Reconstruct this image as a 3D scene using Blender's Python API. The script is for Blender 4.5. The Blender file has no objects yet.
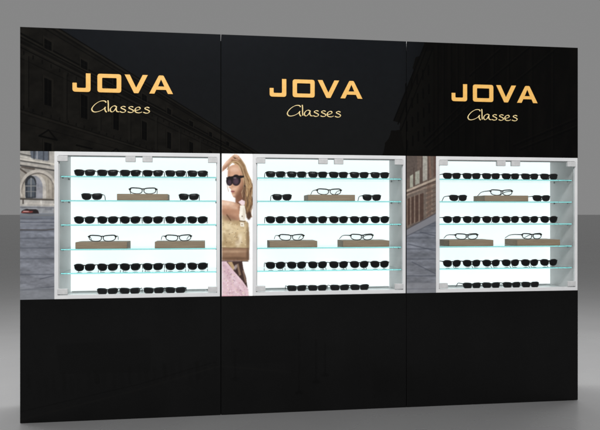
import bpy, bmesh, math
import numpy as np
from mathutils import Vector, Matrix

S = bpy.context.scene
COL = S.collection
H = 2.3855            # height of the wall of cabinets
PITCH = 1.2           # one cabinet
Z_LO, Z_HI = 0.744, 1.640   # the window band

# ------------------------------------------------------------------ helpers
def lin(c):
    c = np.asarray(c, float) / 255.0
    return np.where(c <= 0.04045, c / 12.92, ((c + 0.055) / 1.055) ** 2.4)

def link(o, parent=None):
    COL.objects.link(o)
    if parent: o.parent = parent
    return o

def mesh_obj(name, bm, mat, parent=None, smooth=False):
    me = bpy.data.meshes.new(name)
    bmesh.ops.recalc_face_normals(bm, faces=bm.faces)
    bm.to_mesh(me); bm.free()
    for m in (mat if isinstance(mat, (list, tuple)) else [mat]): me.materials.append(m)
    if smooth:
        for p in me.polygons: p.use_smooth = True
    return link(bpy.data.objects.new(name, me), parent)

def empty(name, label, cat, loc, group=None, rz=0.0):
    o = bpy.data.objects.new(name, None); link(o)
    o.empty_display_size = 0.05
    o.location = loc; o.rotation_euler = (0, 0, rz)
    o['label'] = label; o['category'] = cat
    if group: o['group'] = group
    return o

def box(bm, x0, x1, y0, y1, z0, z1, bev=0.0, seg=2):
    r = bmesh.ops.create_cube(bm, size=1.0)
    vs = r['verts']
    for v in vs:
        v.co = Vector(((x0 + x1) / 2 + v.co.x * (x1 - x0), (y0 + y1) / 2 + v.co.y * (y1 - y0), (z0 + z1) / 2 + v.co.z * (z1 - z0)))
    if bev:
        es = list({e for v in vs for e in v.link_edges})
        bmesh.ops.bevel(bm, geom=es, offset=bev, segments=seg, profile=0.5, affect='EDGES')

def tube(bm, pts, rads, n=8, closed=False, squash=None):
    """round (or squashed: scale along y) tube through pts"""
    pts = [Vector(p) for p in pts]; m = len(pts)
    rads = rads if isinstance(rads, (list, tuple)) else [rads] * m
    rings = []
    prev = None
    for i, p in enumerate(pts):
        a = pts[(i - 1) % m] if (closed or i > 0) else p
        b = pts[(i + 1) % m] if (closed or i < m - 1) else p
        t = (b - a)
        t = t.normalized() if t.length > 1e-9 else Vector((1, 0, 0))
        up = Vector((0, 1, 0)) if abs(t.y) < 0.9 else Vector((0, 0, 1))
        if prev is not None:
            q = prev - t * prev.dot(t)
            s = q.normalized() if q.length > 1e-6 else t.cross(up).normalized()
        else:
            s = t.cross(up).normalized()
        prev = s
        w = t.cross(s).normalized()
        ring = []
        for k in range(n):
            an = 2 * math.pi * k / n
            off = (s * math.cos(an) + w * math.sin(an)) * rads[i]
            if squash: off.y *= squash
            ring.append(bm.verts.new(p + off))
        rings.append(ring)
    R = m if closed else m - 1
    for i in range(R):
        A, B = rings[i], rings[(i + 1) % m]
        for k in range(n):
            bm.faces.new((A[k], A[(k + 1) % n], B[(k + 1) % n], B[k]))
    if not closed:
        bm.faces.new(rings[0][::-1]); bm.faces.new(rings[-1])

# ------------------------------------------------------------------ materials
def mat(name, color=(.5, .5, .5), rough=.5, metal=0.0, spec=0.5, **kw):
    m = bpy.data.materials.new(name); m.use_nodes = True
    b = m.node_tree.nodes['Principled BSDF']
    b.inputs['Base Color'].default_value = (*color, 1)
    b.inputs['Roughness'].default_value = rough
    b.inputs['Metallic'].default_value = metal
    b.inputs['Specular IOR Level'].default_value = spec
    for k, v in kw.items():
        b.inputs[k.replace('_', ' ')].default_value = v
    return m

def noisy(m, c1, c2, scale=20.0, stretch=(1, 1, 1), detail=6, bump=0.0, rough=None, lo=.3, hi=.7):
    nt = m.node_tree; N, L = nt.nodes, nt.links
    b = N['Principled BSDF']
    tc = N.new('ShaderNodeTexCoord'); mp = N.new('ShaderNodeMapping')
    mp.inputs['Scale'].default_value = stretch
    nz = N.new('ShaderNodeTexNoise'); nz.inputs['Scale'].default_value = scale; nz.inputs['Detail'].default_value = detail
    cr = N.new('ShaderNodeValToRGB')
    cr.color_ramp.elements[0].position = lo; cr.color_ramp.elements[1].position = hi
    cr.color_ramp.elements[0].color = (*c1, 1); cr.color_ramp.elements[1].color = (*c2, 1)
    L.new(tc.outputs['Object'], mp.inputs['Vector']); L.new(mp.outputs[0], nz.inputs['Vector'])
    L.new(nz.outputs['Fac'], cr.inputs[0]); L.new(cr.outputs[0], b.inputs['Base Color'])
    if bump:
        bp = N.new('ShaderNodeBump'); bp.inputs['Strength'].default_value = bump; bp.inputs['Distance'].default_value = .001
        L.new(nz.outputs['Fac'], bp.inputs['Height']); L.new(bp.outputs[0], b.inputs['Normal'])
    if rough:
        mr = N.new('ShaderNodeMapRange'); mr.inputs['To Min'].default_value = rough[0]; mr.inputs['To Max'].default_value = rough[1]
        L.new(nz.outputs['Fac'], mr.inputs[0]); L.new(mr.outputs[0], b.inputs['Roughness'])
    return m

def print_mat(name, rough, spec, emit=0.0):
    m = mat(name, rough=rough, spec=spec); nt = m.node_tree
    a = nt.nodes.new('ShaderNodeVertexColor'); a.layer_name = 'print'
    b = nt.nodes['Principled BSDF']
    nt.links.new(a.outputs['Color'], b.inputs['Base Color'])
    if emit:
        nt.links.new(a.outputs['Color'], b.inputs['Emission Color']); b.inputs['Emission Strength'].default_value = emit
    return m

M_black = noisy(mat('black_laminate', rough=.28, spec=.25), (.0032, .0032, .0034), (.0055, .0055, .0055), 3.0, rough=(.25, .33))
M_darkprint = print_mat('dark_printed_acrylic', .16, .13)
M_mural = print_mat('printed_mural', .35, .3)
M_glow_print = print_mat('glow_added_print', .35, .3, .17)  # slight glow added to brighten the woman print; no lamp behind it
M_white = noisy(mat('white_lacquer', rough=.35), (.72, .72, .73), (.80, .80, .80), 9.0)
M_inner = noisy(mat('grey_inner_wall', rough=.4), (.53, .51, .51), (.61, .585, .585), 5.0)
M_floorin = noisy(mat('case_floor', rough=.3), (.78, .77, .77), (.84, .83, .83), 5.0)
M_clip = noisy(mat('satin_clip', rough=.35, metal=.0), (.56, .56, .56), (.66, .66, .66), 40.0)
M_joint = mat('rubber_joint', (.003, .003, .003), .8, spec=.05)
M_gold = noisy(mat('gold_acrylic', rough=.38, spec=.4), (.88, .49, .115), (.95, .55, .155), 30.0)
M_pale = noisy(mat('pale_gold_acrylic', rough=.4, spec=.4), (.88, .68, .31), (.93, .75, .40), 60.0)
M_wood = noisy(mat('walnut_block', rough=.6, spec=.3), (.27, .19, .125), (.37, .27, .185), 34.0, (.3, 1, 6), 10, .12)
M_frame = noisy(mat('black_plastic', rough=.3), (.004, .004, .004), (.008, .008, .008), 60)
M_lens = noisy(mat('smoked_lens', rough=.22, spec=.12), (.0025, .0025, .003), (.006, .006, .007), 12)
M_demo = mat('clear_lens', (1, 1, 1), .02)
M_pin = mat('steel_pin', (.3, .3, .3), .3, .9)

def lightbox():
    m = bpy.data.materials.new('light_panel'); m.use_nodes = True
    N, L = m.node_tree.nodes, m.node_tree.links
    b = N['Principled BSDF']
    b.inputs['Base Color'].default_value = (.8, .82, .82, 1); b.inputs['Roughness'].default_value = .5
    tc = N.new('ShaderNodeTexCoord'); nz = N.new('ShaderNodeTexNoise'); nz.inputs['Scale'].default_value = 4.0; nz.inputs['Detail'].default_value = 3
    cr = N.new('ShaderNodeValToRGB')
    cr.color_ramp.elements[0].color = (.87, .955, .955, 1); cr.color_ramp.elements[1].color = (.91, .98, .98, 1)
    L.new(tc.outputs['Object'], nz.inputs['Vector']); L.new(nz.outputs['Fac'], cr.inputs[0])
    L.new(cr.outputs[0], b.inputs['Emission Color']); b.inputs['Emission Strength'].default_value = 1.0
    return m
M_light = lightbox()

def glass_thin(name, tint=(.97, .99, .99), refl=1.0):
    m = bpy.data.materials.new(name); m.use_nodes = True
    N, L = m.node_tree.nodes, m.node_tree.links
    N.remove(N['Principled BSDF']); out = N['Material Output']
    t = N.new('ShaderNodeBsdfTransparent'); t.inputs[0].default_value = (*tint, 1)
    g = N.new('ShaderNodeBsdfGlossy'); g.inputs['Roughness'].default_value = .02; g.inputs['Color'].default_value = (refl, refl, refl, 1)
    lw = N.new('ShaderNodeLayerWeight'); lw.inputs['Blend'].default_value = .5     # Schlick curve, the same from both sides
    pw = N.new('ShaderNodeMath'); pw.operation = 'POWER'; pw.inputs[1].default_value = 5.0
    f = N.new('ShaderNodeMath'); f.operation = 'MULTIPLY_ADD'; f.inputs[1].default_value = .9; f.inputs[2].default_value = .02
    mx = N.new('ShaderNodeMixShader')
    L.new(lw.outputs['Facing'], pw.inputs[0]); L.new(pw.outputs[0], f.inputs[0])
    L.new(f.outputs[0], mx.inputs[0]); L.new(t.outputs[0], mx.inputs[1]); L.new(g.outputs[0], mx.inputs[2]); L.new(mx.outputs[0], out.inputs[0])
    return m
M_door = glass_thin('door_glass')
M_clear = glass_thin('spectacle_lens', (.985, .99, .99), .5)

def glass_solid():
    m = bpy.data.materials.new('shelf_glass'); m.use_nodes = True
    N, L = m.node_tree.nodes, m.node_tree.links
    N.remove(N['Principled BSDF']); out = N['Material Output']
    g = N.new('ShaderNodeBsdfGlass'); g.inputs['Roughness'].default_value = 0.0; g.inputs['IOR'].default_value = 1.5
    g.inputs['Color'].default_value = (.965, .995, .995, 1)
    v = N.new('ShaderNodeVolumeAbsorption'); v.inputs['Color'].default_value = (.38, .95, .94, 1); v.inputs['Density'].default_value = 4.6
    L.new(g.outputs[0], out.inputs['Surface']); L.new(v.outputs[0], out.inputs['Volume'])
    return m
M_shelf = glass_solid()

# ------------------------------------------------------------------ printed artwork
# the artwork is drafted in a 600 x 430 drawing plane and mapped on the flat wall front
def to_draft(u, z):
    X = -1.6846 + .9906 * u; Z = 3.907 + .1368 * u
    return 300 + 650 * X / Z, 214.6 - (z - 1.2567) * 650 / Z

class Canvas:
    def __init__(s, x, y):
        s.x, s.y = x, y; s.c = np.zeros((len(x), 3)); s.c[:] = 255
    def put(s, mask, col, a=1.0):
        w = (mask.astype(float) * a)[:, None]; s.c = s.c * (1 - w) + np.array(col, float) * w
    def poly(s, pts, col, a=1.0):
        x, y = s.x, s.y; ins = np.zeros(len(x), bool); n = len(pts)
        for i in range(n):
            x0, y0 = pts[i]; x1, y1 = pts[(i + 1) % n]
            if y0 == y1: continue
            c = ((y0 > y) != (y1 > y)) & (x < (x1 - x0) * (y - y0) / (y1 - y0) + x0)
            ins ^= c
        s.put(ins, col, a)
    def ell(s, cx, cy, rx, ry, col, a=1.0, rot=0.0, soft=0.0):
        c, d = math.cos(rot), math.sin(rot); R_ = max(rx, ry) * (1 + soft)
        ix = np.nonzero((abs(s.x - cx) < R_) & (abs(s.y - cy) < R_))[0]
        if not len(ix): return
        dx, dy = s.x[ix] - cx, s.y[ix] - cy
        r = np.sqrt(((dx * c + dy * d) / rx) ** 2 + ((-dx * d + dy * c) / ry) ** 2)
        m = np.clip((1 - r) / soft + .5, 0, 1) if soft else (r < 1).astype(float)
        m = (m * a)[:, None]; s.c[ix] = s.c[ix] * (1 - m) + np.array(col, float) * m
    def line(s, pts, w, col, a=1.0, soft=.35):
        P = np.array(pts, float); pad = w / 2 + soft
        ix = np.nonzero((s.x > P[:, 0].min() - pad) & (s.x < P[:, 0].max() + pad) & (s.y > P[:, 1].min() - pad) & (s.y < P[:, 1].max() + pad))[0]
        if not len(ix): return
        X, Y = s.x[ix], s.y[ix]
        best = np.full(len(ix), 1e9)
        for (x0, y0), (x1, y1) in zip(pts[:-1], pts[1:]):
            dx, dy = x1 - x0, y1 - y0; L2 = dx * dx + dy * dy
            t = np.clip(((X - x0) * dx + (Y - y0) * dy) / L2, 0, 1)
            best = np.minimum(best, np.hypot(X - x0 - t * dx, Y - y0 - t * dy))
        m = (np.clip((w / 2 - best) / soft + .5, 0, 1) * a)[:, None]; s.c[ix] = s.c[ix] * (1 - m) + np.array(col, float) * m
    def blur(s, n):
        nz, nu = s.shape; g3 = s.c.reshape(nz, nu, 3)
        for _ in range(n):
            p = np.pad(g3, ((1, 1), (0, 0), (0, 0)), 'edge'); g3 = (p[:-2] + 2 * p[1:-1] + p[2:]) / 4
            p = np.pad(g3, ((0, 0), (1, 1), (0, 0)), 'edge'); g3 = (p[:, :-2] + 2 * p[:, 1:-1] + p[:, 2:]) / 4
        s.c = g3.reshape(-1, 3)
    def noise(s, sx, sy, amp, seed, oct=3, mask=None):
        tot = np.zeros(len(s.x)); am = 1.0
        for o in range(oct):
            rs = np.random.RandomState(seed + o); g = rs.rand(64, 64)
            X = s.x / sx * (2 ** o) + 7.3 * o; Y = s.y / sy * (2 ** o) + 3.1 * o
            xi = np.floor(X).astype(int); yi = np.floor(Y).astype(int)
            fx = X - xi; fy = Y - yi; fx = fx * fx * (3 - 2 * fx); fy = fy * fy * (3 - 2 * fy)
            G = lambda a, b: g[a % 64, b % 64]
            v = (G(xi, yi) * (1 - fx) + G(xi + 1, yi) * fx) * (1 - fy) + (G(xi, yi + 1) * (1 - fx) + G(xi + 1, yi + 1) * fx) * fy
            tot += (v - .5) * am; am *= .55
        k = 1 + tot * amp
        if mask is not None: k = np.where(mask, k, 1)
        s.c = s.c * k[:, None]

def street(c):
    """one wide street photograph: stone palace left, brick palace right, wet paving below"""
    x, y = c.x, c.y
    c.put(np.ones(len(x)), (168, 180, 200)); c.put(np.clip((y - 20) / 220, 0, 1), (205, 210, 215))
    VX, VY = 359.0, 216.0
    def ray(y20, xx): return VY - (VY - y20) * (VX - xx) / (VX - 20)
    c.poly([(-10, -20), (15, -20), (20, 3.4), (352, 212), (352, 218), (-10, 218)], (128, 122, 112))
    fac = (y > ray(3.4, x)) & (x < 352) & (y < 217)
    for y20, w, col in ((6, 3.2, (165, 158, 146)), (12, 1.2, (60, 57, 52)), (17, 2.6, (150, 143, 132)), (24, 1.0, (64, 60, 56)), (57, 1.6, (158, 150, 140)), (61, .9, (66, 62, 58)),
                        (112, 2.2, (160, 152, 142)), (116, .9, (60, 58, 54)), (124, 1.3, (150, 144, 135)), (158, 2.2, (178, 170, 158)), (161.5, 1.0, (60, 58, 55)), (168, 1.8, (170, 163, 152)), (171, .8, (62, 60, 57))):
        c.line([(20, y20), (340, ray(y20, 340))], w, col, .8)
    for k in range(-1, 22):
        r = .884 ** k; cx = VX - 311 * r
        for (s0, s1, arch) in ((.44, .355, 0), (.27, .195, 1)):
            w = 7.2 * r
            yt = VY - (VX - cx) * s0; yb = VY - (VX - cx) * s1
            sl = s0
            c.poly([(cx - w * .8, yt - 2 * r - w * .5 * -sl * -1), (cx + w * .8, yt - 2 * r + w * .5 * sl), (cx + w * .8, yb + 2 * r + w * .4 * s1), (cx - w * .8, yb + 2 * r - w * .4 * s1)], (158, 151, 140), .7)
            c.poly([(cx - w * .5, yt - w * .3 * sl), (cx + w * .5, yt + w * .3 * sl), (cx + w * .5, yb + w * .3 * s1), (cx - w * .5, yb - w * .3 * s1)], (42, 44, 48), .9)
            c.line([(cx, yt), (cx, yb)], .7 * r, (110, 106, 100), .7)
        c.line([(cx + 17 * r, ray(20, cx + 17 * r)), (cx + 17 * r, ray(112, cx + 17 * r))], 2.2 * r, (152, 146, 136), .45)
    # right palace
    B = [(423.5, 48), (440, 40), (470, 20), (600, -40), (600, 218), (380, 218), (380, 140), (386, 134), (390, 130), (397, 119), (401, 97), (412, 71), (418, 67)]
    c.poly(B, (88, 72, 62))
    for (x1, y1) in ((590, -10), (590, 12), (590, 40), (590, 70), (590, 92), (590, 128)):
        c.line([(365 + (590 - 365) * .12, 206 + (y1 - 206) * .12), (x1, y1)], 1.6, (120, 102, 90), .6)
        c.line([(365 + (590 - 365) * .12, 209 + (y1 + 3 - 209) * .12), (x1, y1 + 4)], 1.4, (40, 33, 30), .6)
    for k in range(12):
        r = .86 ** k; cx = 365 + 215 * r
        for (a, b) in ((-.85, -.62), (-.52, -.33), (-.22, -.06)):
            yt = 208 + (cx - 365) * a; yb = 208 + (cx - 365) * b
            c.poly([(cx - 6 * r, yt), (cx + 6 * r, yt - 5 * r), (cx + 6 * r, yb), (cx - 6 * r, yb)], (34, 30, 30), .85)
            c.line([(cx - 8 * r, yt), (cx - 8 * r, yb)], 1.6 * r, (132, 118, 106), .5)
    # paving
    g = y > 216
    c.put(g, (116, 120, 130))
    c.put(g * np.clip((y - 216) / 80, 0, 1), (126, 128, 135))
    c.noise(26, 5, .22, 11, 4, g); c.noise(4, 1.6, .16, 31, 3, g)
    for k, yy in enumerate((219, 222, 226, 231, 238, 247, 259, 274, 289, 310, 340, 380)):
        c.line([(0, yy + (k % 3) * .6), (150, yy - 1 + (k % 2)), (300, yy + .5), (420, yy + (k % 2) * 2), (600, yy - 1)], .7 + k * .05, (70, 74, 84), .55)
    for (a, b) in (((40, 279), (70, 272)), ((22, 290), (60, 286)), ((408, 244), (440, 252)), ((412, 262), (436, 274)), ((420, 232), (436, 236))):
        c.line([a, b], .8, (62, 65, 76), .6)

def strip_left(c):
    street(c)
    x, y = c.x, c.y
    top = y < 213
    c.put(top, (150, 145, 138))
    # upper storey with window and cornices
    c.poly([(19, 150), (56, 150), (56, 170), (19, 162)], (165, 161, 155))
    c.poly([(30, 150), (49, 150), (48, 161), (31, 158)], (92, 98, 108))
    c.line([(37, 150), (37, 159)], 1.4, (150, 152, 158)); c.line([(43.5, 150), (43.5, 160)], 1.2, (60, 64, 72))
    c.line([(34, 150), (34, 159)], .9, (45, 48, 54)); c.line([(48.6, 150), (48.6, 160)], .9, (60, 60, 62))
    c.line([(19, 153.5), (31, 156)], 1.0, (70, 68, 66)); c.line([(19, 156), (31, 158.5)], 1.3, (205, 200, 190))
    c.line([(19, 158.5), (55, 164.5)], 1.8, (196, 190, 180)); c.line([(19, 160.5), (50, 165)], .9, (58, 56, 55))
    c.line([(19, 163), (55, 168.5)], 1.6, (182, 176, 168)); c.line([(19, 165.2), (55, 170.5)], 1.2, (62, 60, 60))
    c.line([(22, 167), (34, 169)], 2.0, (92, 84, 78)); c.line([(19, 168), (26, 173)], 1.6, (80, 72, 66))
    # arch
    c.ell(38, 189, 18.5, 19.5, (188, 181, 172)); c.ell(38, 190, 16.6, 17.4, (112, 106, 100)); c.ell(38.2, 190.5, 15.8, 16.5, (170, 162, 150))
    c.poly([(22, 190), (54, 190), (55, 199), (22, 199)], (168, 160, 149))
    c.ell(35.5, 187, 10.5, 12.5, (196, 190, 182)); c.poly([(25, 187), (46, 187), (46, 199), (25, 199)], (196, 190, 182))
    c.ell(34, 187, 8.6, 11.2, (142, 144, 152)); c.poly([(25.4, 187), (42.6, 187), (42.6, 199), (25.4, 199)], (150, 150, 156))
    c.ell(30.6, 183.5, 5.7, 8.0, (44, 46, 50)); c.poly([(25.0, 183.5), (36.2, 183.5), (35.8, 198), (25.4, 198)], (52, 56, 62))
    c.ell(31.2, 184, 3.9, 6.0, (92, 98, 106)); c.poly([(27.4, 184), (34.8, 184), (34.6, 197), (27.6, 197)], (78, 84, 92))
    c.line([(31, 178), (31, 197)], .7, (160, 158, 155)); c.line([(26, 186), (36, 186)], .8, (150, 148, 145)); c.line([(26, 191.5), (36, 191.5)], .6, (140, 138, 135))
    c.line([(48, 178), (49, 198)], 1.2, (150, 142, 132)); c.line([(52, 182), (53, 198)], 1.0, (132, 124, 114))
    # ledge and plinth
    c.poly([(19, 198.2), (54, 199.2), (54, 213.5), (19, 213.5)], (178, 174, 168))
    c.line([(19, 198.8), (53, 199.8)], 1.7, (84, 78, 72)); c.line([(23, 200), (23, 203.5)], 1.2, (64, 58, 54)); c.line([(41, 201), (41, 204)], 1.6, (210, 206, 200))
    c.line([(26, 203.5), (40, 203.8)], 2.0, (196, 190, 182)); c.line([(43, 204), (54, 204.4)], 1.6, (196, 190, 182))
    c.poly([(19, 206), (54, 206.6), (54, 214.5), (19, 215)], (148, 150, 154))
    c.line([(19, 207.3), (54, 207.8)], .9, (104, 106, 112))
    # parked red car of the print
    c.poly([(21, 213), (21.4, 211), (24, 209.6), (26, 209), (36, 209.2), (38, 210.4), (39, 213.6), (30, 214.4)], (38, 30, 32))
    c.poly([(21.2, 212), (23.5, 210.6), (33, 211), (32.5, 212.6), (22, 213)], (126, 58, 54)); c.line([(23.5, 211.3), (28.5, 211.6)], .9, (200, 160, 156))
    c.line([(46, 209), (51, 209)], 2.4, (120, 122, 128))
    c.noise(3.2, 3.2, .16, 5, 3, top)
    c.put((y > 213.5) & (y < 218), (112, 118, 128), .7)
    for yy in (220.5, 223.5, 226.5): c.line([(19, yy), (55, yy + .3)], 1.0, (152, 154, 160), .5)
    c.line([(19, 229.8), (46, 230), (55, 229)], 1.3, (70, 66, 66), .8)
    c.put((y > 288), (136, 139, 144), .5)

def strip_right(c):
    street(c)
    x, y = c.x, c.y
    wall = y < 232 - (x - 407) * .55
    c.put(wall, (110, 97, 88))
    # upper part, bays seen steeply
    c.poly([(406, 150), (440, 150), (440, 180), (406, 192)], (104, 88, 79))
    c.poly([(406, 150), (416.5, 150), (417.5, 170), (411, 177), (406, 180)], (86, 74, 68))
    for (a, b, t, e, col) in ((410, 413.2, 176, 188, (176, 178, 162)), (415.3, 419.6, 172, 185, (172, 174, 160)), (422.6, 427.3, 150, 181.5, (184, 182, 172)), (433.6, 436.2, 150, 177, (86, 62, 54))):
        c.poly([(a, t), (b, t - 2 if t > 150 else t), (b, e - (b - a) * .4), (a, e)], col)
    for xx in (413.8, 420.6, 422.0, 428.6): c.line([(xx, 168 if xx < 421 else 150), (xx, 186)], .9, (60, 44, 40), .8)
    c.line([(429, 150), (430.5, 177)], 2.0, (140, 104, 88), .6)
    c.line([(406, 191.2), (440, 177.2)], 2.0, (196, 178, 160)); c.line([(406, 193.4), (440, 179.6)], .8, (66, 48, 42)); c.line([(406, 195.2), (440, 182)], 1.4, (156, 136, 122))
    for k, xx in enumerate((408.6, 412.6, 416.8, 421.6)):
        w = 1.2 + .22 * k; t = 198.6 - k * 1.6
        c.poly([(xx - w, t + .4), (xx + w, t - .8), (xx + w, 224 - k * 1.6), (xx - w, 226 - k * 1.6)], (72, 50, 42)); c.line([(xx - w - .6, t), (xx - w - .6, 226 - k * 1.6)], .6, (168, 136, 116), .8)
    for k in range(7): c.line([(426.5, 188 + k * 5), (432, 186.6 + k * 4.4)], 1.5, (178, 148, 128), .55)
    c.poly([(427, 184), (431.5, 182), (431.5, 216), (427, 219)], (100, 74, 62), .45)
    for k in range(8): c.line([(432.5, 184 + k * 4.6), (438, 182.5 + k * 4.3)], .9, (78, 54, 46), .7)
    c.noise(1.6, 1.6, .20, 55, 3, wall); c.put(wall, (112, 104, 98), .22)
    c.poly([(406, 229.5), (440, 211), (440, 219), (406, 236)], (128, 128, 134))
    c.line([(406, 229.6), (440, 211)], 1.0, (84, 78, 80)); c.line([(406, 236.5), (440, 219.5)], .9, (92, 94, 102))
    c.put((y > 283), (146, 147, 152), .5)

def strip_woman(c):
    """anonymous woman in sunglasses with a handbag, on white; drafted on a 252 x 860 sketch"""
    c.put(np.ones(len(c.x)), (252, 252, 252))
    k = 5.733
    rr = np.random.RandomState(8)
    T = lambda pts: [(216 + a / k, 150 + b / k) for a, b in pts]
    E = lambda a, b, rx, ry, col, al=1, rot=0, soft=0: c.ell(216 + a / k, 150 + b / k, rx / k, ry / k, col, al, rot, soft)
    Pl = lambda pts, col, al=1: c.poly(T(pts), col, al)
    Ln = lambda pts, w, col, al=1, soft=.3: c.line(T(pts), w / k, col, al, soft)
    skin, mid, shd, hi = (200, 156, 128), (164, 118, 92), (112, 74, 56), (234, 204, 182)
    out = [(106, 22), (139, 44), (166, 84), (182, 130), (200, 170), (212, 210), (206, 262), (214, 300), (200, 344), (204, 384), (188, 398)]
    inn = [(84, 66), (130, 96), (150, 138), (158, 180), (158, 215), (154, 240), (156, 268), (160, 300), (164, 335), (172, 365), (178, 390)]
    # ---- large soft masses
    neck = [(112, 250), (150, 196), (168, 240), (170, 300), (150, 322), (112, 318), (110, 272)]
    face = [(68, 112), (76, 94), (96, 84), (124, 82), (148, 96), (160, 128), (163, 168), (158, 206), (142, 238), (122, 262), (108, 273), (98, 270), (91, 256), (88, 244), (84, 236), (86, 228), (79, 219), (70, 215), (73, 204), (70, 180), (65, 150)]
    arm = [(34, 286), (60, 290), (96, 296), (128, 306), (146, 322), (152, 350), (144, 400), (120, 470), (34, 470)]
    fore = [(34, 126), (36, 94), (58, 64), (82, 42), (98, 28), (118, 24), (134, 34), (138, 52), (120, 66), (98, 66), (80, 86), (58, 106)]
    hair = [(84, 60), (96, 36)] + out + inn[::-1]
    bag = [(34, 396), (70, 386), (120, 404), (168, 402), (186, 420), (191, 500), (192, 574), (34, 576)]
    bagb = [(34, 560), (190, 562), (190, 630), (178, 638), (34, 634)]
    dress = [(34, 634), (150, 638), (158, 690), (172, 740), (184, 800), (190, 842), (34, 842)]
    Pl(hair, (158, 124, 86)); Pl(neck, mid); Pl(face, skin); Pl(arm, skin); Pl(fore, skin)
    Pl([(34, 372), (70, 378), (84, 430), (34, 430)], (198, 178, 142))
    Pl(bag, (198, 176, 138)); Pl(bagb, (142, 110, 86)); Pl(dress, (218, 188, 196))
    figure = c.c.sum(1) < 745
    # ---- modelling of the forms, airbrushed
    E(150, 230, 20, 46, shd, .75, .25, .9); E(132, 284, 26, 26, shd, .7, .3, .9); E(148, 306, 14, 10, hi, .5, 0, .8)
    E(152, 160, 14, 60, mid, .7, 0, .9); E(128, 250, 26, 14, shd, .55, -.8, .9); E(72, 130, 8, 30, mid, .5, 0, .9)
    E(106, 112, 24, 13, hi, .45, 0, .9); E(104, 222, 15, 9, hi, .4, -.4, .9); E(78, 208, 5, 12, hi, .7, 0, .8); E(102, 258, 9, 6, hi, .45, 0, .9); E(97, 249, 12, 4, mid, .6, 0, .8)
    E(60, 306, 44, 12, hi, .8, .06, .9); E(118, 350, 34, 20, mid, .6, .5, .9); E(60, 352, 36, 14, mid, .8, .1, .9); E(84, 392, 50, 24, shd, .55, .25, .9); E(136, 330, 10, 14, shd, .5, 0, .8); E(104, 330, 22, 9, hi, .45, .3, .9)
    E(62, 96, 30, 8, shd, .5, -.72, .9); E(56, 74, 24, 6, hi, .7, -.75, .9); E(112, 34, 18, 6, hi, .6, .1, .9); E(112, 62, 22, 5, shd, .6, .1, .9)
    E(40, 118, 10, 12, mid, .6, 0, .9)
    E(80, 440, 40, 30, (226, 208, 172), .8, 0, .9); E(140, 470, 28, 44, (214, 194, 156), .8, .2, .9); E(184, 500, 12, 70, (122, 98, 70), .8, 0, .9); E(60, 540, 50, 18, (164, 138, 100), .7, 0, .9); E(118, 420, 50, 14, (168, 142, 104), .6, .1, .9); E(130, 520, 14, 34, (240, 228, 206), .7, .3, .9)
    E(100, 582, 80, 7, (184, 152, 124), .8, 0, .8); E(110, 622, 84, 9, (98, 72, 54), .8, 0, .8); E(184, 600, 10, 34, (90, 66, 50), .7, 0, .8)
    for i in range(22):
        q = rr.uniform((40, 400), (180, 556)); E(q[0], q[1], rr.uniform(6, 18), rr.uniform(4, 10), ((172, 146, 106), (236, 220, 188), (150, 122, 86))[i % 3], .4, rr.uniform(0, 3), .8)
    for i in range(12):
        q = rr.uniform((40, 660), (150, 830)); E(q[0], q[1], rr.uniform(5, 12), rr.uniform(20, 50), ((192, 158, 170), (240, 220, 226))[i % 2], .45, -.45, .9)
    c.blur(5)
    c.put(~figure, (252, 252, 252), .8)
    # ---- hair strands
    for i in range(120):
        f = rr.uniform(-.03, 1.03); j = rr.randint(0, 8); n_ = rr.randint(3, 5); ph = rr.uniform(0, 6)
        st = []
        for m in range(j, min(11, j + n_)):
            ff = f + (.16 if m > 4 else .04) * math.sin(ph + m * 2.1)
            st.append((inn[m][0] + (out[m][0] - inn[m][0]) * ff, inn[m][1] + (out[m][1] - inn[m][1]) * ff))
        if len(st) > 1:
            st = [(p.x, p.y) for p in bez(st, 5)]
            cs = ((214, 188, 148), (190, 156, 112), (122, 90, 58), (84, 58, 38), (230, 210, 178)) if j < 5 else ((150, 112, 76), (74, 50, 34), (184, 152, 112), (48, 32, 26), (112, 80, 54))
            Ln(st, rr.uniform(1.4, 3.6), cs[rr.randint(0, 5)], .6, .5)
    E(160, 250, 8, 60, (70, 46, 34), .6, 0, .8); E(150, 120, 5, 40, (88, 60, 42), .5, -.25, .8)
    E(188, 376, 12, 24, (52, 34, 28), .75, 0, .6)
    for i in range(16):
        f = rr.uniform(0, 1); Ln([(p.x, p.y) for p in bez([(62 + 6 * f, 116 - 8 * f), (82, 84 - 14 * f), (112, 70 - 10 * f), (140 + 4 * f, 92 - 12 * f), (158 + 6 * f, 136)], 5)], 2.4, ((206, 176, 132), (140, 104, 68), (224, 200, 160), (104, 72, 48))[i % 4], .6, .5)
    Ln([(62, 186), (65, 212), (72, 238)], 3, (128, 92, 64), .7, .5)
    # hand details
    for (a, b) in (((100, 34), (128, 44)), ((96, 44), (124, 54)), ((98, 54), (114, 62)), ((128, 36), (136, 48))): Ln([a, b], 1.5, (116, 76, 58), .75, .4)
    E(108, 47, 7, 3.4, (54, 36, 30), .9, .5, .4)
    # sunglasses
    E(77, 178, 19, 27, (22, 16, 20), 1, 0, .12); E(115, 173, 26, 32, (20, 14, 18), 1, 0, .12); Pl([(58, 158), (92, 150), (140, 146), (160, 148), (161, 156), (140, 162), (60, 168)], (20, 16, 18))
    E(114, 180, 17, 19, (92, 70, 84), .75, 0, .8); E(77, 186, 11, 16, (80, 60, 74), .7, 0, .8); E(108, 160, 9, 4, (170, 156, 164), .5, 0, .7)
    E(164, 206, 3, 6, (50, 38, 36), .9, 0, .4)
    E(96, 238, 11, 5.4, (146, 84, 82), .95, .05, .45); Ln([(87, 237), (106, 238)], 1.4, (84, 40, 40), .8, .4); E(80, 217, 4, 2, (110, 70, 58), .7, 0, .5)
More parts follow.
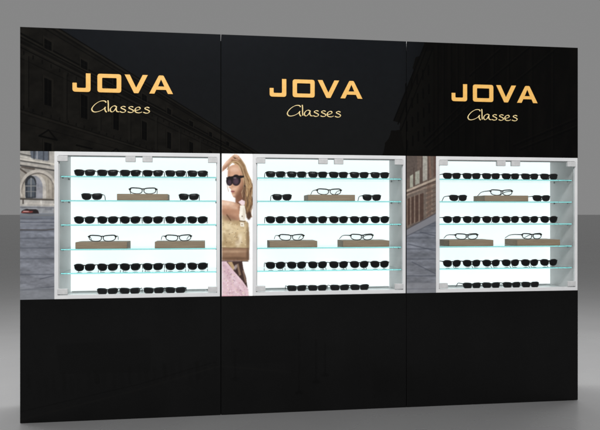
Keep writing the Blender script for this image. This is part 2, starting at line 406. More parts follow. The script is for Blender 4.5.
    # blouse, straps
    Pl([(128, 298), (148, 284), (166, 294), (164, 316), (146, 316)], (228, 206, 210)); Ln([(122, 302), (136, 310), (146, 330)], 3, (70, 46, 44), .8, .5)
    Pl([(138, 318), (164, 318), (170, 350), (171, 392), (160, 408), (138, 404), (132, 380)], (238, 232, 220)); E(160, 366, 8, 36, (200, 188, 168), .6, 0, .8); E(150, 380, 3, 4, (92, 72, 54)); Ln([(134, 406), (166, 410)], 5, (88, 68, 50), .9); Pl([(138, 414), (160, 416), (162, 440), (140, 438)], (234, 226, 210)); E(149, 428, 3, 3, (120, 96, 70))
    Ln([(62, 372), (76, 392), (84, 404)], 7, (92, 62, 44), .8, .6)
    # bag print and seams
    for i in range(46): E(*(rr.uniform((40, 412), (182, 552))), rr.uniform(1.2, 3.2), rr.uniform(1.2, 2.6), ((76, 54, 38), (140, 112, 80), (240, 228, 200))[i % 3], .8, 0, .5)
    Ln([(34, 560), (188, 564)], 3, (96, 72, 52), .8, .5); Ln([(34, 636), (184, 638)], 4, (60, 42, 34), .8, .5)
    # dress
    Pl([(60, 640), (150, 640), (156, 680), (172, 730), (180, 790), (150, 748), (104, 696)], (62, 44, 40))
    Pl([(66, 642), (92, 642), (108, 676), (98, 690), (84, 668)], (196, 166, 124), .9); Pl([(118, 656), (128, 650), (144, 716), (132, 722)], (150, 124, 100), .8); Pl([(150, 690), (160, 690), (176, 760), (166, 760)], (134, 108, 92), .8); E(112, 672, 8, 16, (220, 206, 206), .6, .4, .7)
    for i in range(190):
        a, b = rr.uniform((36, 650), (188, 838))
        if b > 650 + (a - 34) * .95: E(a, b, rr.uniform(1.4, 4), rr.uniform(1.4, 3.2), ((188, 132, 146), (248, 234, 236), (150, 122, 132), (226, 204, 178))[i % 4], .75, 0, .6)
    Ln([(34, 838), (190, 840)], 6, (176, 100, 118), .5, .8)
    c.noise(2.4, 2.4, .07, 77, 2, c.c.sum(1) < 735)

def dark_mural(c):
    street(c)
    x, y = c.x, c.y
    VX, VY = 359.0, 216.0
    def ray(y20, xx): return VY - (VY - y20) * (VX - xx) / (VX - 20)
    up = y < 160
    roof = [(-10, -80), (20, 3.4), (352, 212), (640, 212), (640, -80)]
    c.poly(roof, (112, 122, 138)); m = up & (y < ray(3.4, x)); 
    c.put(np.clip((y - 20) / 150, 0, 1), (124, 124, 122), .9)
    # left palace again over the sky, with ledges, dentils, window heads and pediments
    c.poly([(-10, -80), (20, 3.4), (352, 212), (352, 230), (-10, 230)], (112, 106, 96))
    fac = (y > ray(3.4, x)) & (x < 352)
    c.noise(11, 8, .30, 41, 4, fac)
    for y20, w, a in ((4, 1.0, .9), (9, 2.0, .5), (14, 1.0, .6), (33, 1.8, .75), (37, 1.0, .9), (41, 2.6, .45), (47, 1.0, .8), (58, .9, .5), (109, .9, .5), (113, .7, .4), (122, .8, .4)):
        c.line([(0, ray(y20, 0)), (340, ray(y20, 340))], w, (30, 28, 26), a)
    for y20, w in ((6.5, 1.6), (35, 1.2), (44, 1.2), (111, 1.0)): c.line([(0, ray(y20, 0)), (340, ray(y20, 340))], w, (170, 160, 142), .5)
    for k in range(150):                       # dentils
        q = VX - 345 * .972 ** k
        for y20, h in ((49.5, 3.2), (105, 2.4)): c.line([(q, ray(y20, q)), (q, ray(y20 + h, q))], 1.3 * .972 ** k + .15, (44, 42, 38), .7)
    for k in range(-1, 22):
        rr = .884 ** k; cx = VX - 311 * rr
        for (s0, s1) in ((.44, .355), (.235, .10), (.565, .535)):
            w = 7.0 * rr if s0 < .6 else 4.5 * rr
            yt = VY - (VX - cx) * s0; yb = VY - (VX - cx) * s1
            q = [(cx - w * .8, yt - 2.2 * rr - w * .8 * s0), (cx + w * .8, yt - 2.2 * rr + w * .8 * s0), (cx + w * .7, yb + w * .6 * s1), (cx - w * .7, yb - w * .6 * s1)]
            c.poly(q, (136, 128, 114), .8)
            c.poly([(cx - w * .5, yt - w * .5 * s0), (cx + w * .5, yt + w * .5 * s0), (cx + w * .5, yb + w * .4 * s1), (cx - w * .5, yb - w * .4 * s1)], (22, 22, 24), .95)
            c.line([q[3], q[0]], .6, (50, 48, 44), .6)
            if s0 < .6: c.line([(cx, yt), (cx, yb)], .8 * rr, (92, 88, 80), .6); c.line([(cx - w * .5, (yt + yb) / 2 - w * .2), (cx + w * .5, (yt + yb) / 2 + w * .2)], .7 * rr, (92, 88, 80), .6)
            if s0 < .3:                        # window heads, every second one a pediment
                A = (cx - w * 1.25, yt - 5 * rr - w * 1.25 * s0); B_ = (cx + w * 1.25, yt - 5 * rr + w * 1.25 * s0)
                c.line([A, B_], 1.8 * rr, (30, 28, 26), .9)
                if k % 2 == 0: P = (cx + .5, yt - 13 * rr); c.line([A, P, B_], 1.6 * rr, (34, 32, 30), .8)
        c.line([(cx + 17 * rr, ray(52, cx + 17 * rr)), (cx + 17 * rr, ray(104, cx + 17 * rr))], 3.4 * rr, (134, 128, 116), .6)
        c.line([(cx + 19 * rr, ray(52, cx + 19 * rr)), (cx + 19 * rr, ray(104, cx + 19 * rr))], .7 * rr, (40, 38, 36), .7)
    # right palace with ragged roofline
    B = [(424, 44), (421, 55.7), (415.6, 57), (414, 63), (412.4, 67.7), (413.6, 70), (410, 80), (406.5, 89), (400, 104), (393, 121), (397, 122), (400, 123), (399.6, 130), (391, 130.6), (390, 135), (388.4, 138.6), (385, 143), (384, 150), (382, 156), (380, 230), (620, 230), (620, -60), (432, -60), (428, 20)]
    c.poly(B, (66, 60, 52))
    fr = (x > 384) & (y > 44 - 0 * x); c.noise(9, 26, .55, 61, 4, x > 424)
    c.poly([(423, 52), (433, 50), (433, 150), (404, 150), (400, 124), (408, 100), (417, 66)], (92, 88, 78), .8)
    for (a, b_) in (((424, 46), (394, 120)), ((427, 47), (398, 124)), ((433, 48), (401, 130))): c.line([a, b_], 1.2, (24, 22, 22), .8)
    for i in range(5):
        for j in range(4):
            q = 406 + i * 5.6 + j * .4; t = 84 + j * 19 - i * 4.6; c.line([(q, t), (q, t + 9)], 1.7, (26, 24, 24), .85)
    for (q, t, w) in ((436, 46, 2.6), (443, 44, 1.5), (449, 44, 3.2), (457, 44, 1.6), (463, 44, 3.4), (474, 44, 2.0), (492, 44, 3.0), (508, 44, 2.0), (530, 44, 3.6), (552, 44, 2.2)):
        c.line([(q, t), (q, 152 - (q - 420) * .9 if q < 470 else 150)], w, (100, 90, 78), .5); c.line([(q + w * .8, t), (q + w * .8, 150)], 1.2, (22, 20, 20), .6)
    for (a, b_) in (((424, 143), (470, 97)), ((470, 97), (580, 6)), ((426, 147), (474, 102)), ((430, 152), (580, 30)), ((520, 150), (580, 126)), ((514, 146), (580, 118)), ((470, 76), (500, 50))):
        c.line([a, b_], 1.8, (24, 22, 22), .8); c.line([(a[0], a[1] - 2), (b_[0], b_[1] - 2)], 1.3, (112, 102, 90), .5)
    low = y > 290
    # vague mirrored posts and palace fronts low down on the print
    c.put(low, (92, 92, 92)); c.noise(30, 60, .10, 91, 2, low)
    c.poly([(56, 345), (150, 338), (150, 372), (60, 374)], (76, 76, 76), .6); c.poly([(230, 330), (300, 330), (296, 362), (232, 364)], (78, 78, 78), .6)
    for i in range(24):
        q = 28 + i * 8.4 + (i * 5 % 3); t = 376 - i * .9 + (i * 7) % 9; c.line([(q, t), (q + 1, t + 11 + (i * 7) % 8)], 3.0 + i % 3, (70, 70, 68), .3 + .25 * (i * 3 % 4 == 0), 2.5)
    for i in range(10):
        q = 375 + i * 4; c.line([(q, 366 + (i * 5) % 9), (q, 396 - (i * 3) % 9)], 3.2, (76, 76, 74), .35, 3)
    for (q, t, e) in ((299, 334, 392), (316, 340, 381), (325, 344, 374), (235, 350, 378)):
        c.line([(q, t), (q, e)], 2.0, (66, 66, 66), .6, 1.6); c.ell(q, e + 1, 4.2, 2.2, (66, 66, 66), .6, 0, .9); c.line([(q - 7, e - 24), (q + 6, e - 24)], 9, (76, 76, 76), .3, 4)
    c.line([(20, 420), (130, 392), (220, 366), (290, 372)], 1.2, (112, 110, 106), .7, 1); c.line([(20, 412), (140, 384), (215, 362)], .9, (60, 60, 60), .7, .8)
    c.noise(5, 5, .04, 95, 3)

def print_sheet(name, u0, u1, z0, z1, base_u, step, painter, material, parent, thick=.018, dark=False, y=0.0):
    """board with the print on its front face; local x = u - base_u"""
    nu = max(2, int(round((u1 - u0) / step)) + 1); nz = max(2, int(round((z1 - z0) / step)) + 1)
    us = np.linspace(u0, u1, nu); zs = np.linspace(z0, z1, nz)
    UU, ZZ_ = np.meshgrid(us, zs)
    uf, zf = UU.ravel(), ZZ_.ravel(); n = len(uf)
    px, py = to_draft(uf, zf)
    c = Canvas(px, py); c.shape = (nz, nu); painter(c)
    if not dark:      # the print itself is a little soft
        g3 = c.c.reshape(nz, nu, 3)
        for _ in range(2):
            p = np.pad(g3, ((1, 1), (1, 1), (0, 0)), 'edge')
            g3 = (p[:-2, 1:-1] + 2 * p[1:-1, 1:-1] + p[2:, 1:-1]) / 4
            p = np.pad(g3, ((1, 1), (1, 1), (0, 0)), 'edge')
            g3 = (p[1:-1, :-2] + 2 * p[1:-1, 1:-1] + p[1:-1, 2:]) / 4
        c.c = g3.reshape(-1, 3)
    rgb = lin(np.clip(c.c, 0, 255))
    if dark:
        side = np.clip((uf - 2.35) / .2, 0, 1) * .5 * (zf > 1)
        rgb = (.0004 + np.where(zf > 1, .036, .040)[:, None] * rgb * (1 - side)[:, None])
    co = np.zeros((n + 8, 3)); co[:n, 0] = uf - base_u; co[:n, 1] = y; co[:n, 2] = zf
    e = 0.0
    bx = [(a - base_u, yy, b) for yy in (y + .0008, y + thick) for (a, b) in ((u0, z0), (u1, z0), (u1, z1), (u0, z1))]
    co[n:] = bx
    i = np.arange((nu - 1) * (nz - 1)); r = i // (nu - 1); q = i % (nu - 1); a = r * nu + q
    faces = np.stack([a, a + 1, a + nu + 1, a + nu], 1)
    b = n
    extra = np.array([[b + 3, b + 2, b + 1, b], [b + 4, b + 5, b + 6, b + 7], [b, b + 1, b + 5, b + 4], [b + 1, b + 2, b + 6, b + 5], [b + 2, b + 3, b + 7, b + 6], [b + 3, b, b + 4, b + 7]])
    extra[0] = extra[0][::-1]; extra[1] = extra[1][::-1]; extra[2:] = extra[2:, ::-1]
    F = np.vstack([faces, extra])
    me = bpy.data.meshes.new(name)
    me.vertices.add(len(co)); me.vertices.foreach_set('co', co.ravel())
    me.loops.add(F.size); me.loops.foreach_set('vertex_index', F.ravel().astype(np.int32))
    me.polygons.add(len(F)); me.polygons.foreach_set('loop_start', np.arange(len(F), dtype=np.int32) * 4)
    me.polygons.foreach_set('loop_total', np.full(len(F), 4, np.int32))
    mi = np.zeros(len(F), np.int32); mi[-6:] = 1
    me.materials.append(material); me.materials.append(M_black)
    me.update(calc_edges=True)
    me.polygons.foreach_set('material_index', mi)
    at = me.color_attributes.new('print', 'FLOAT_COLOR', 'POINT')
    cc = np.ones((len(co), 4)); cc[:n, :3] = rgb; cc[n:, :3] = .004
    at.data.foreach_set('color', cc.ravel())
    me.update()
    return link(bpy.data.objects.new(name, me), parent)

# ------------------------------------------------------------------ lettering
# cap height 98 units; 1 unit = K metres
K = .1150 / 98
def rounded(pts, rad, seg=5):
    out = []; n = len(pts)
    for i, p in enumerate(pts):
        r = rad[i] if isinstance(rad, (list, tuple)) else rad
        P = Vector(p); A = Vector(pts[i - 1]); B = Vector(pts[(i + 1) % n])
        if r <= 0: out.append(tuple(p)); continue
        a = P + (A - P).normalized() * r; b = P + (B - P).normalized() * r
        for k in range(seg + 1):
            t = k / seg; q = a * (1 - t) ** 2 + P * 2 * t * (1 - t) + b * t * t; out.append((q.x, q.y))
    return out

LETTERS = {
    'J': [rounded([(67, 98), (92, 98), (92, 0), (0, 0), (0, 48), (23, 48), (23, 22), (67, 22)], [2, 2, 16, 16, 3, 3, 5, 5])],
    'O': [rounded([(0, 0), (122, 0), (122, 98), (0, 98)], 15), rounded([(25, 22), (25, 76), (97, 76), (97, 22)], 4)],
    'V': [rounded([(0, 98), (28, 98), (60, 31), (93, 98), (121, 98), (72, 0), (49, 0)], [1.5, 1.5, 1, 1.5, 1.5, 4, 4])],
    'A': [rounded([(0, 0), (28, 0), (38, 21), (87, 21), (97, 0), (125, 0), (75, 98), (50, 98)], [1.5, 1.5, 0, 0, 1.5, 1.5, 6, 6]), [(62, 75), (78, 40), (47, 40)]],
}
def letter_mesh(ch):
    cu = bpy.data.curves.new('letter_outline', 'CURVE'); cu.dimensions = '2D'; cu.fill_mode = 'BOTH'
    cu.extrude = .0022; cu.bevel_depth = .0008; cu.bevel_resolution = 1; cu.offset = -.0015
    for pts in LETTERS[ch]:
        sp = cu.splines.new('POLY'); sp.points.add(len(pts) - 1); sp.use_cyclic_u = True
        for p, (a, b) in zip(sp.points, pts): p.co = (a * K, b * K, 0, 1)
    ob = bpy.data.objects.new('tmp', cu); COL.objects.link(ob)
    dg = bpy.context.evaluated_depsgraph_get()
    me = bpy.data.meshes.new_from_object(ob.evaluated_get(dg))
    bpy.data.objects.remove(ob); bpy.data.curves.remove(cu)
    me.transform(Matrix.Rotation(math.pi / 2, 4, 'X')); me.name = 'brand_letter'
    me.materials.clear(); me.materials.append(M_gold)
    return me
LM = {c: letter_mesh(c) for c in 'JOVA'}

def bez(pts, n=10):
    """Catmull-Rom through pts"""
    P = [Vector(p) for p in pts]; P = [P[0] * 2 - P[1]] + P + [P[-1] * 2 - P[-2]]
    out = []
    for i in range(1, len(P) - 2):
        for k in range(n):
            t = k / n; a, b, c, d = P[i - 1], P[i], P[i + 1], P[i + 2]
            out.append(.5 * ((2 * b) + (c - a) * t + (2 * a - 5 * b + 4 * c - d) * t * t + (3 * b - a - 3 * c + d) * t ** 3))
    out.append(P[-2]); return out

# informal upright brush script; x advance and strokes, x-height 34, cap 64
SC = [  # strokes drafted on a sheet with x right, y down, base line about 138
    [(164, 50), (156, 38), (138, 33), (108, 38), (72, 60), (44, 90), (34, 116), (46, 136), (72, 140), (108, 130), (140, 112), (156, 94)],
    [(158, 90), (153, 108), (157, 129), (169, 142)],
    [(181, 28), (184, 62), (184, 100), (186, 136)],
    [(258, 88), (240, 80), (220, 88), (204, 108), (204, 130), (220, 138), (240, 124), (256, 98)],
    [(260, 84), (256, 112), (264, 134), (284, 137)],
    [(342, 90), (322, 84), (304, 90), (304, 102), (326, 112), (342, 124), (334, 138), (312, 142), (290, 134)],
    [(414, 91), (394, 85), (376, 91), (376, 103), (398, 113), (414, 125), (406, 139), (384, 143), (362, 136)],
    [(430, 122), (456, 118), (476, 106), (470, 92), (450, 92), (432, 108), (430, 130), (446, 143), (470, 145), (494, 136)],
    [(562, 98), (542, 90), (524, 96), (524, 107), (546, 117), (562, 129), (554, 144), (532, 148), (506, 140)],
]
def script_mesh(k):
    bm = bmesh.new()
    nib = Vector((math.cos(math.radians(28)), math.sin(math.radians(28))))
    for st in SC:
        pts = bez([((x - 34) * .574, (138.5 + (x - 35) * .014 - y) * .574) for x, y in st], 7)
        rads = []
        for i in range(len(pts)):
            a = pts[max(0, i - 1)]; b = pts[min(len(pts) - 1, i + 1)]; t = (b - a).normalized()
            rads.append((1.5 + 2.3 * abs(t.x * nib.y - t.y * nib.x)) * k)
        tube(bm, [(p.x * k, 0, p.y * k) for p in pts], rads, 8, squash=.6)
    me = bpy.data.meshes.new('script_lettering'); bmesh.ops.recalc_face_normals(bm, faces=bm.faces); bm.to_mesh(me); bm.free()
    for p in me.polygons: p.use_smooth = True
    me.materials.append(M_pale)
    return me
SCR = script_mesh(K)

# ------------------------------------------------------------------ cabinets
SHELF_Z = [1.4900, 1.3415, 1.1925, 1.0420, .8955]
ST = .0080
FLOOR_IN = .7500
WHERE = ['left', 'middle', 'right']
LB = ['black display cabinet with lit case beside a stone palace print, left of three',
      'black display cabinet with lit case beside a print of a woman carrying a handbag',
      'black display cabinet with lit case beside a brick building print, right of three']
LX0, LX1 = .200, 1.194           # outer edge of the white lip
IX0, IX1 = .2235, 1.1745         # inner edge of the lip
BACK = .32

def cabinet(i):
    bu = PITCH * i
    t = empty('display_cabinet', LB[i], 'display cabinet', (bu, 0, 0), 'display cabinets of the wall')
    g = .0017
    x0, x1 = g, PITCH - g
    if i == 0: x1 = PITCH - .0022
    if i == 1: x0 = .0022
    print_sheet('header_panel', bu + x0, bu + x1, Z_HI, H, bu, .003, dark_mural, M_darkprint, t, dark=True)
    print_sheet('base_panel', bu + x0, bu + x1, .003, Z_LO, bu, .004, dark_mural, M_darkprint, t, dark=True)
    pr = (strip_left, strip_woman, strip_right)[i]
    o = print_sheet('printed_strip', bu + x0 + (.003 if i == 1 else 0), bu + LX0 - .0006, Z_LO + .0006, Z_HI - .0006, bu, .0018, pr, M_glow_print if i == 1 else M_mural, t, thick=.016)
    # carcass behind the panels
    bm = bmesh.new()
    cb = .42
    box(bm, x0, x0 + .018, .0185, cb, .004, H - .001)
    box(bm, x1 - .018, x1, .0185, cb, .004, H - .001)
    box(bm, x0 + .0185, x1 - .0185, .019, cb - .001, H - .020, H - .002)
    box(bm, x0 + .0185, x1 - .0185, cb - .012, cb - .001, .005, H - .0205)
    box(bm, x0 + .0185, x1 - .0185, .019, cb - .0125, .006, .024)
    mesh_obj('carcass', bm, M_black, t)
    if i < 2:
        bm = bmesh.new(); ga, gb = x1 + .0002, 1.2 + (.0022 if i == 0 else g) - .0002
        box(bm, ga, gb, .0195, .06, .001, H - .036)
        mesh_obj('joint_strip', bm, M_joint, t)
    # case lining
    sx0, sx1 = .2285, 1.1760
    bm = bmesh.new()
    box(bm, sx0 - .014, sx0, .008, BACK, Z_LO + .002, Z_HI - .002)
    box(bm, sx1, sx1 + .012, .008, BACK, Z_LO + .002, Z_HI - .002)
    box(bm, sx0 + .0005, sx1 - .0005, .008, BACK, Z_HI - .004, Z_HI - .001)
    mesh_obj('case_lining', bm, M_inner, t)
    bm = bmesh.new(); box(bm, sx0 + .0005, sx1 - .0005, .008, BACK - .0005, Z_LO + .0015, FLOOR_IN)
    box(bm, sx0 + .012, sx1 - .012, BACK - .030, BACK - .0256, FLOOR_IN + .0004, FLOOR_IN + .010)
    mesh_obj('case_floor', bm, M_floorin, t)
    bm = bmesh.new(); box(bm, sx0 + .0008, sx1 - .0008, BACK, BACK + .006, FLOOR_IN + .001, Z_HI - .005)
    mesh_obj('light_panel', bm, M_light, t)
    # white lip: one frame with mitred look
    bm = bmesh.new()
    ya, yb = -.004, .0075
    zo0, zo1, zi0, zi1 = Z_LO + .0006, Z_HI - .0006, .7690, 1.6160
    def ringv(y, a0, a1, b0, b1): return [bm.verts.new((a, y, b)) for a, b in ((a0, b0), (a1, b0), (a1, b1), (a0, b1))]
    fo = ringv(ya, LX0, LX1, zo0, zo1); fi = ringv(ya, IX0, IX1, zi0, zi1)
    bo = ringv(yb, LX0, LX1, zo0, zo1); bi = ringv(yb, IX0, IX1, zi0, zi1)
    for k in range(4):
        n = (k + 1) % 4
        bm.faces.new((fo[k], fo[n], fi[n], fi[k])); bm.faces.new((bo[n], bo[k], bi[k], bi[n]))
        bm.faces.new((fo[n], fo[k], bo[k], bo[n])); bm.faces.new((fi[k], fi[n], bi[n], bi[k]))
    bmesh.ops.bevel(bm, geom=list(bm.edges), offset=.0012, segments=2, affect='EDGES')
    mesh_obj('case_frame', bm, M_white, t)
    # aluminium track inside the lip
    bm = bmesh.new()
    box(bm, IX0 - .001, IX0 + .0035, .0085, .013, zi0, zi1); box(bm, IX1 - .0025, IX1 + .001, .0085, .013, zi0, zi1)
    box(bm, IX0 + .004, IX1 - .003, .0085, .013, zi1 - .0045, zi1 + .001)
    mesh_obj('door_track', bm, M_clip, t)
    # doors
    for (a, b, hx) in ((IX0 + .0015, .6990, ((.2185, .279), (.619, .679))), (.7010, IX1 - .0010, ((1.1195, 1.1770), (.721, .781)))):
        bm = bmesh.new(); box(bm, a, b, .0020, .0060, zi0 + .002, zi1 - .0015)
        d = mesh_obj('glass_door', bm, M_door, t)
        for q, (p0, p1) in enumerate(hx):
            bm = bmesh.new(); box(bm, p0, p1, -.0110, .0120, 1.5800, 1.6140, .0022)
            mesh_obj('hinge_clip', bm, M_clip, d)
            if q == 0:
                bm = bmesh.new(); box(bm, p0, p1, -.0110, .0120, .7735, .8075, .0022)
                mesh_obj('hinge_clip', bm, M_clip, d)
    # shelves
    for k, z in enumerate(SHELF_Z):
        bm = bmesh.new(); box(bm, sx0 + .0015, sx1 - .0015, .034, BACK - .006, z - ST / 2, z + ST / 2, .0006, 1)
        s = mesh_obj('glass_shelf', bm, M_shelf, t)
        for (px, dr) in ((sx0, 1), (sx1, -1)):
            for py in (.085, .26):
                bm = bmesh.new()
                tube(bm, [(px, py, z - ST / 2 - .0032), (px + dr * .008, py, z - ST / 2 - .0032)], .0028, 10)
                mesh_obj('shelf_pin', bm, M_pin, s)
    # lettering
    xs = {'J': 0, 'O': 125, 'V': 262, 'A': 388}
    for ch in 'JOVA':
        o = bpy.data.objects.new('brand_letter', LM[ch]); link(o, t); o.location = (.305 + xs[ch] * K * 1.0, -.0035, 2.0020)
        o['label'] = 'gold capital letter ' + ch
    o = bpy.data.objects.new('script_lettering', SCR); link(o, t)
    o.location = (.4190, -.0025, 1.8830); o.scale = (.965, 1.2, .95)
    return t
for i in range(3): cabinet(i)

# ------------------------------------------------------------------ eyewear
def outline(hw, hh, n_top, n_bot, slant=0.0, n=30, flat=0.0):
    pts = []
    for k in range(n):
        a = 2 * math.pi * k / n
        c, s = math.cos(a), math.sin(a)
        e = n_top if s >= 0 else n_bot
        x = math.copysign(abs(c) ** (2 / e), c) * hw; z = math.copysign(abs(s) ** (2 / e), s) * hh
        x *= 1 + slant * z / hh
        z += flat * x / hw
        pts.append((x, z))
    return pts

def eyewear(name, label, cx, cz, hw, hh, et, eb, sl, rim, lens_mat, bridge_z, hinge, tl, drop, arm_r, flat, tilt, wrap, depth=.003):
    """origin: on the shelf below the bridge; faces -y"""
    t = empty(name, label, 'sunglasses' if lens_mat is M_lens else 'eyeglasses', (0, 0, 0))
    def W(x, z, y=0):       # wrap and tilt the front
        return Vector((x, y + wrap * (x / .065) ** 2 * .010 + (z - cz) * tilt, z))
    bm = bmesh.new()
    for sgn in (-1, 1):
        pts = [(sgn * (cx + p), cz + q) for p, q in outline(hw, hh, et, eb, sl, 32, flat)]
        tube(bm, [W(a, b) for a, b in pts], [rim * (1.35 if b > cz + hh * .3 else 1.0) for a, b in pts], 8, closed=True)
    bw = cx - hw + .003
    tube(bm, [W(x, bridge_z + dz) for x, dz in ((-bw, -.002), (-bw * .55, .0012), (0, .0022), (bw * .55, .0012), (bw, -.002))], [rim * 1.6, rim * 1.35, rim * 1.25, rim * 1.35, rim * 1.6], 8)
    for sgn in (-1, 1):     # end pieces
        tube(bm, [W(sgn * (cx + hw - .004), hinge[1] - .002), W(sgn * hinge[0], hinge[1], .001), W(sgn * (hinge[0] + .001), hinge[1], .008)], [rim * 1.9, rim * 1.7, rim * 1.25], 8)
        tube(bm, [W(sgn * (bw - .001), bridge_z - .007, .001), W(sgn * (bw - .003), bridge_z - .011, .005)], [.0010, .0019], 6)
    mesh_obj('frame_front', bm, M_frame, t, True)
    for sgn in (-1, 1):
        bm = bmesh.new()
        pts = [(sgn * (cx + p * .985), cz + q * .985) for p, q in outline(hw, hh, et, eb, sl, 32, flat)]
        bulge = .0022
        rings = []
        for f, y in ((1, 0), (.8, -.36 * bulge), (.5, -.75 * bulge)):
            rings.append([bm.verts.new(W(sgn * cx + (a - sgn * cx) * f, cz + (b - cz) * f, y)) for a, b in pts])
        ctr = bm.verts.new(W(sgn * cx, cz, -bulge)); back = [bm.verts.new(v.co + Vector((0, .0016, 0))) for v in rings[0]]
        n = len(pts)
        for k in range(n):
            m = (k + 1) % n
            for r0, r1 in zip(rings[:-1], rings[1:]): bm.faces.new((r0[k], r0[m], r1[m], r1[k]))
            bm.faces.new((rings[-1][k], rings[-1][m], ctr)); bm.faces.new((rings[0][m], rings[0][k], back[k], back[m]))
        bm.faces.new(back)
        mesh_obj('lens', bm, lens_mat, t, True)
    for sgn in (-1, 1):
        h = W(sgn * (hinge[0] + .001), hinge[1], .0085)
        bm = bmesh.new()
        e = Vector((sgn * (hinge[0] - .001), tl, .0022 + arm_r * .5))
        pts = bez([h, h + Vector((sgn * .001, tl * .35, -.001)), Vector((sgn * (hinge[0] + .001), tl * .72, hinge[1] - drop)), Vector((sgn * hinge[0], tl * .88, (hinge[1] - drop) * .45 + .002)), e], 6)
        m = len(pts)
        tube(bm, pts, [arm_r * (1.25 - .35 * k / m) for k in range(m)], 8)
        mesh_obj('temple', bm, M_frame, t, True)
    return t

def copy_tree(o, parent=None):
    c = o.copy(); COL.objects.link(c); c.parent = parent
    for ch in o.children: copy_tree(ch, c)
    return c

protoA = eyewear('sunglasses', 'x', .0320, .0230, .0278, .0186, 3.6, 2.5, .06, .0028, M_lens, .034, (.0620, .0360), .142, .006, .0027, .0012, .10, .7)
protoB = eyewear('sunglasses', 'x', .0320, .0254, .0278, .0210, 2.7, 2.2, .05, .0028, M_lens, .037, (.0620, .0395), .142, .008, .0027, .0014, .04, .7)
protoC = eyewear('eyeglasses', 'x', .0345, .0170, .0300, .0146, 3.6, 2.4, .08, .0023, M_clear, .0255, (.0690, .0262), .150, .006, .0021, .0018, .05, .6)
used = set()
def place(proto, x, y, z, rz, label, group, sc=1.0):
    o = proto if proto not in used else copy_tree(proto)
    used.add(proto)
    o.location = (x, y, z); o.rotation_euler = (0, 0, rz); o.scale = (sc, sc, sc)
    o['label'] = label; o['group'] = group
    return o

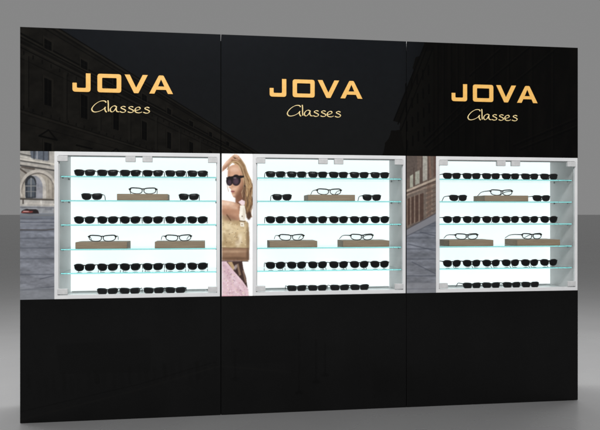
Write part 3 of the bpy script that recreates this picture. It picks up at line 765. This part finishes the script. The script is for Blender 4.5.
ORD = ['leftmost', 'second', 'third', 'fourth', 'fifth', 'rightmost']
SHN = ['top', 'second', 'middle', 'fourth', 'lowest']
def block(x0, x1, bu, z, label):
    bm = bmesh.new(); w = (x1 - x0) / 2
    box(bm, -w, w, -.095, .095, 0, .0400, .0012)
    o = mesh_obj('wooden_riser', bm, M_wood)
    o.location = (bu + (x0 + x1) / 2, .052 + .095, z); o['label'] = label; o['category'] = 'display block'; o['group'] = 'wooden blocks on the glass shelves'
    return o
rs = np.random.RandomState(4)
for i in range(3):
    bu = PITCH * i; wh = WHERE[i]
    for s, pr, shape in ((0, protoA, 'flat-topped'), (2, protoB, 'rounded'), (4, protoB, 'rounded')):
        z = SHELF_Z[s] + ST / 2 + .0006
        for k in range(6):
            od = ORD[k] if k in (0, 5) else ORD[k] + ' from left'
            place(pr, bu + .3545 + .1397 * k + rs.uniform(-.001, .001), .112 + rs.uniform(-.002, .002), z, rs.uniform(-.02, .02),
                  f'black {shape} sunglasses, {od} on the {SHN[s]} glass shelf of the {wh} case', 'sunglasses in rows on the glass shelves')
    z = SHELF_Z[1] + ST / 2 + .0006
    for side, x in (('left', .3985), ('right', .9985)):
        place(protoA, bu + x, .112, z, rs.uniform(-.03, .03), f'black sunglasses {side} of the wooden block on the second shelf, {wh} case', 'single sunglasses beside the wooden blocks')
    for k, x in enumerate((.4945, .6320, .7800, .9150)):
        place(protoA, bu + x, .108, FLOOR_IN + .0006, rs.uniform(-.03, .03), f'black sunglasses on the floor of the {wh} case, {["leftmost", "second from left", "third from left", "rightmost"][k]}', 'sunglasses on the case floors')
    blocks = (('upper', .560, .870, 1, .712, 4), ('lower left', .311, .621, 3, .462, 4), ('lower right', .790, 1.100, 3, .934, 12))
    for (nm, a, b, s, ex, ang) in blocks:
        z = SHELF_Z[s] + ST / 2 + .0004
        where = {'upper': 'centred on the second shelf', 'lower left': 'at left on the fourth shelf', 'lower right': 'at right on the fourth shelf'}[nm]
        block(a, b, bu, z, f'brown wooden block {where} of the {wh} case')
        place(protoC, bu + ex, .118, z + .0403, math.radians(ang), f'clear eyeglasses with thin black frame on the {nm} wooden block, {wh} case', 'clear eyeglasses on the wooden blocks', 1.24)

# ------------------------------------------------------------------ floor
bm = bmesh.new()
R = 4000.0
vs = [bm.verts.new((a * R, b * R, 0)) for a, b in ((-1, -1), (1, -1), (1, 1), (-1, 1))]
bm.faces.new(vs)
M_fl = noisy(mat('studio_floor', rough=.3, spec=.45), (.198, .198, .199), (.214, .214, .215), 1.3, detail=8, rough=(.24, .30))
fl = mesh_obj('floor', bm, M_fl); fl['kind'] = 'structure'; fl['label'] = 'smooth grey studio floor'

# ------------------------------------------------------------------ light
w = bpy.data.worlds.new('World'); S.world = w; w.use_nodes = True
bg = w.node_tree.nodes['Background']; bg.inputs[0].default_value = (.240, .240, .240, 1); bg.inputs[1].default_value = 1.0

def area(name, loc, target, sx, sy, power, col=(1, 1, 1)):
    l = bpy.data.lights.new(name, 'AREA'); l.shape = 'RECTANGLE'; l.size = sx; l.size_y = sy; l.energy = power; l.color = col
    o = bpy.data.objects.new(name, l); COL.objects.link(o); o.location = loc
    o.rotation_euler = (Vector(target) - Vector(loc)).to_track_quat('-Z', 'Y').to_euler()
    return o
area('front_lamp', (.9, -6.2, 6.4), (1.8, 0, 1.2), 3.0, 2.0, 610)
area('back_lamp', (1.8, 1.5, 4.3), (1.8, .9, 0), 9.5, 1.7, 560)

# ------------------------------------------------------------------ camera
cam = bpy.data.cameras.new('camera'); co = bpy.data.objects.new('camera', cam); COL.objects.link(co)
co.location = (1.134, -4.1007, 1.2567)
co.rotation_euler = (math.pi / 2, 0, -math.atan2(.1368, .9906))
cam.sensor_width = 36; cam.lens = 650 / 600 * 36; cam.clip_end = 20000; cam.clip_start = .05
cam.shift_y = -.4 / 600
S.camera = co
S.render.engine = 'CYCLES'
S.cycles.max_bounces = 14; S.cycles.transmission_bounces = 12; S.cycles.transparent_max_bounces = 16; S.cycles.glossy_bounces = 4
S.view_settings.view_transform = 'Standard'; S.view_settings.look = 'None'; S.view_settings.exposure = 0; S.view_settings.gamma = 1
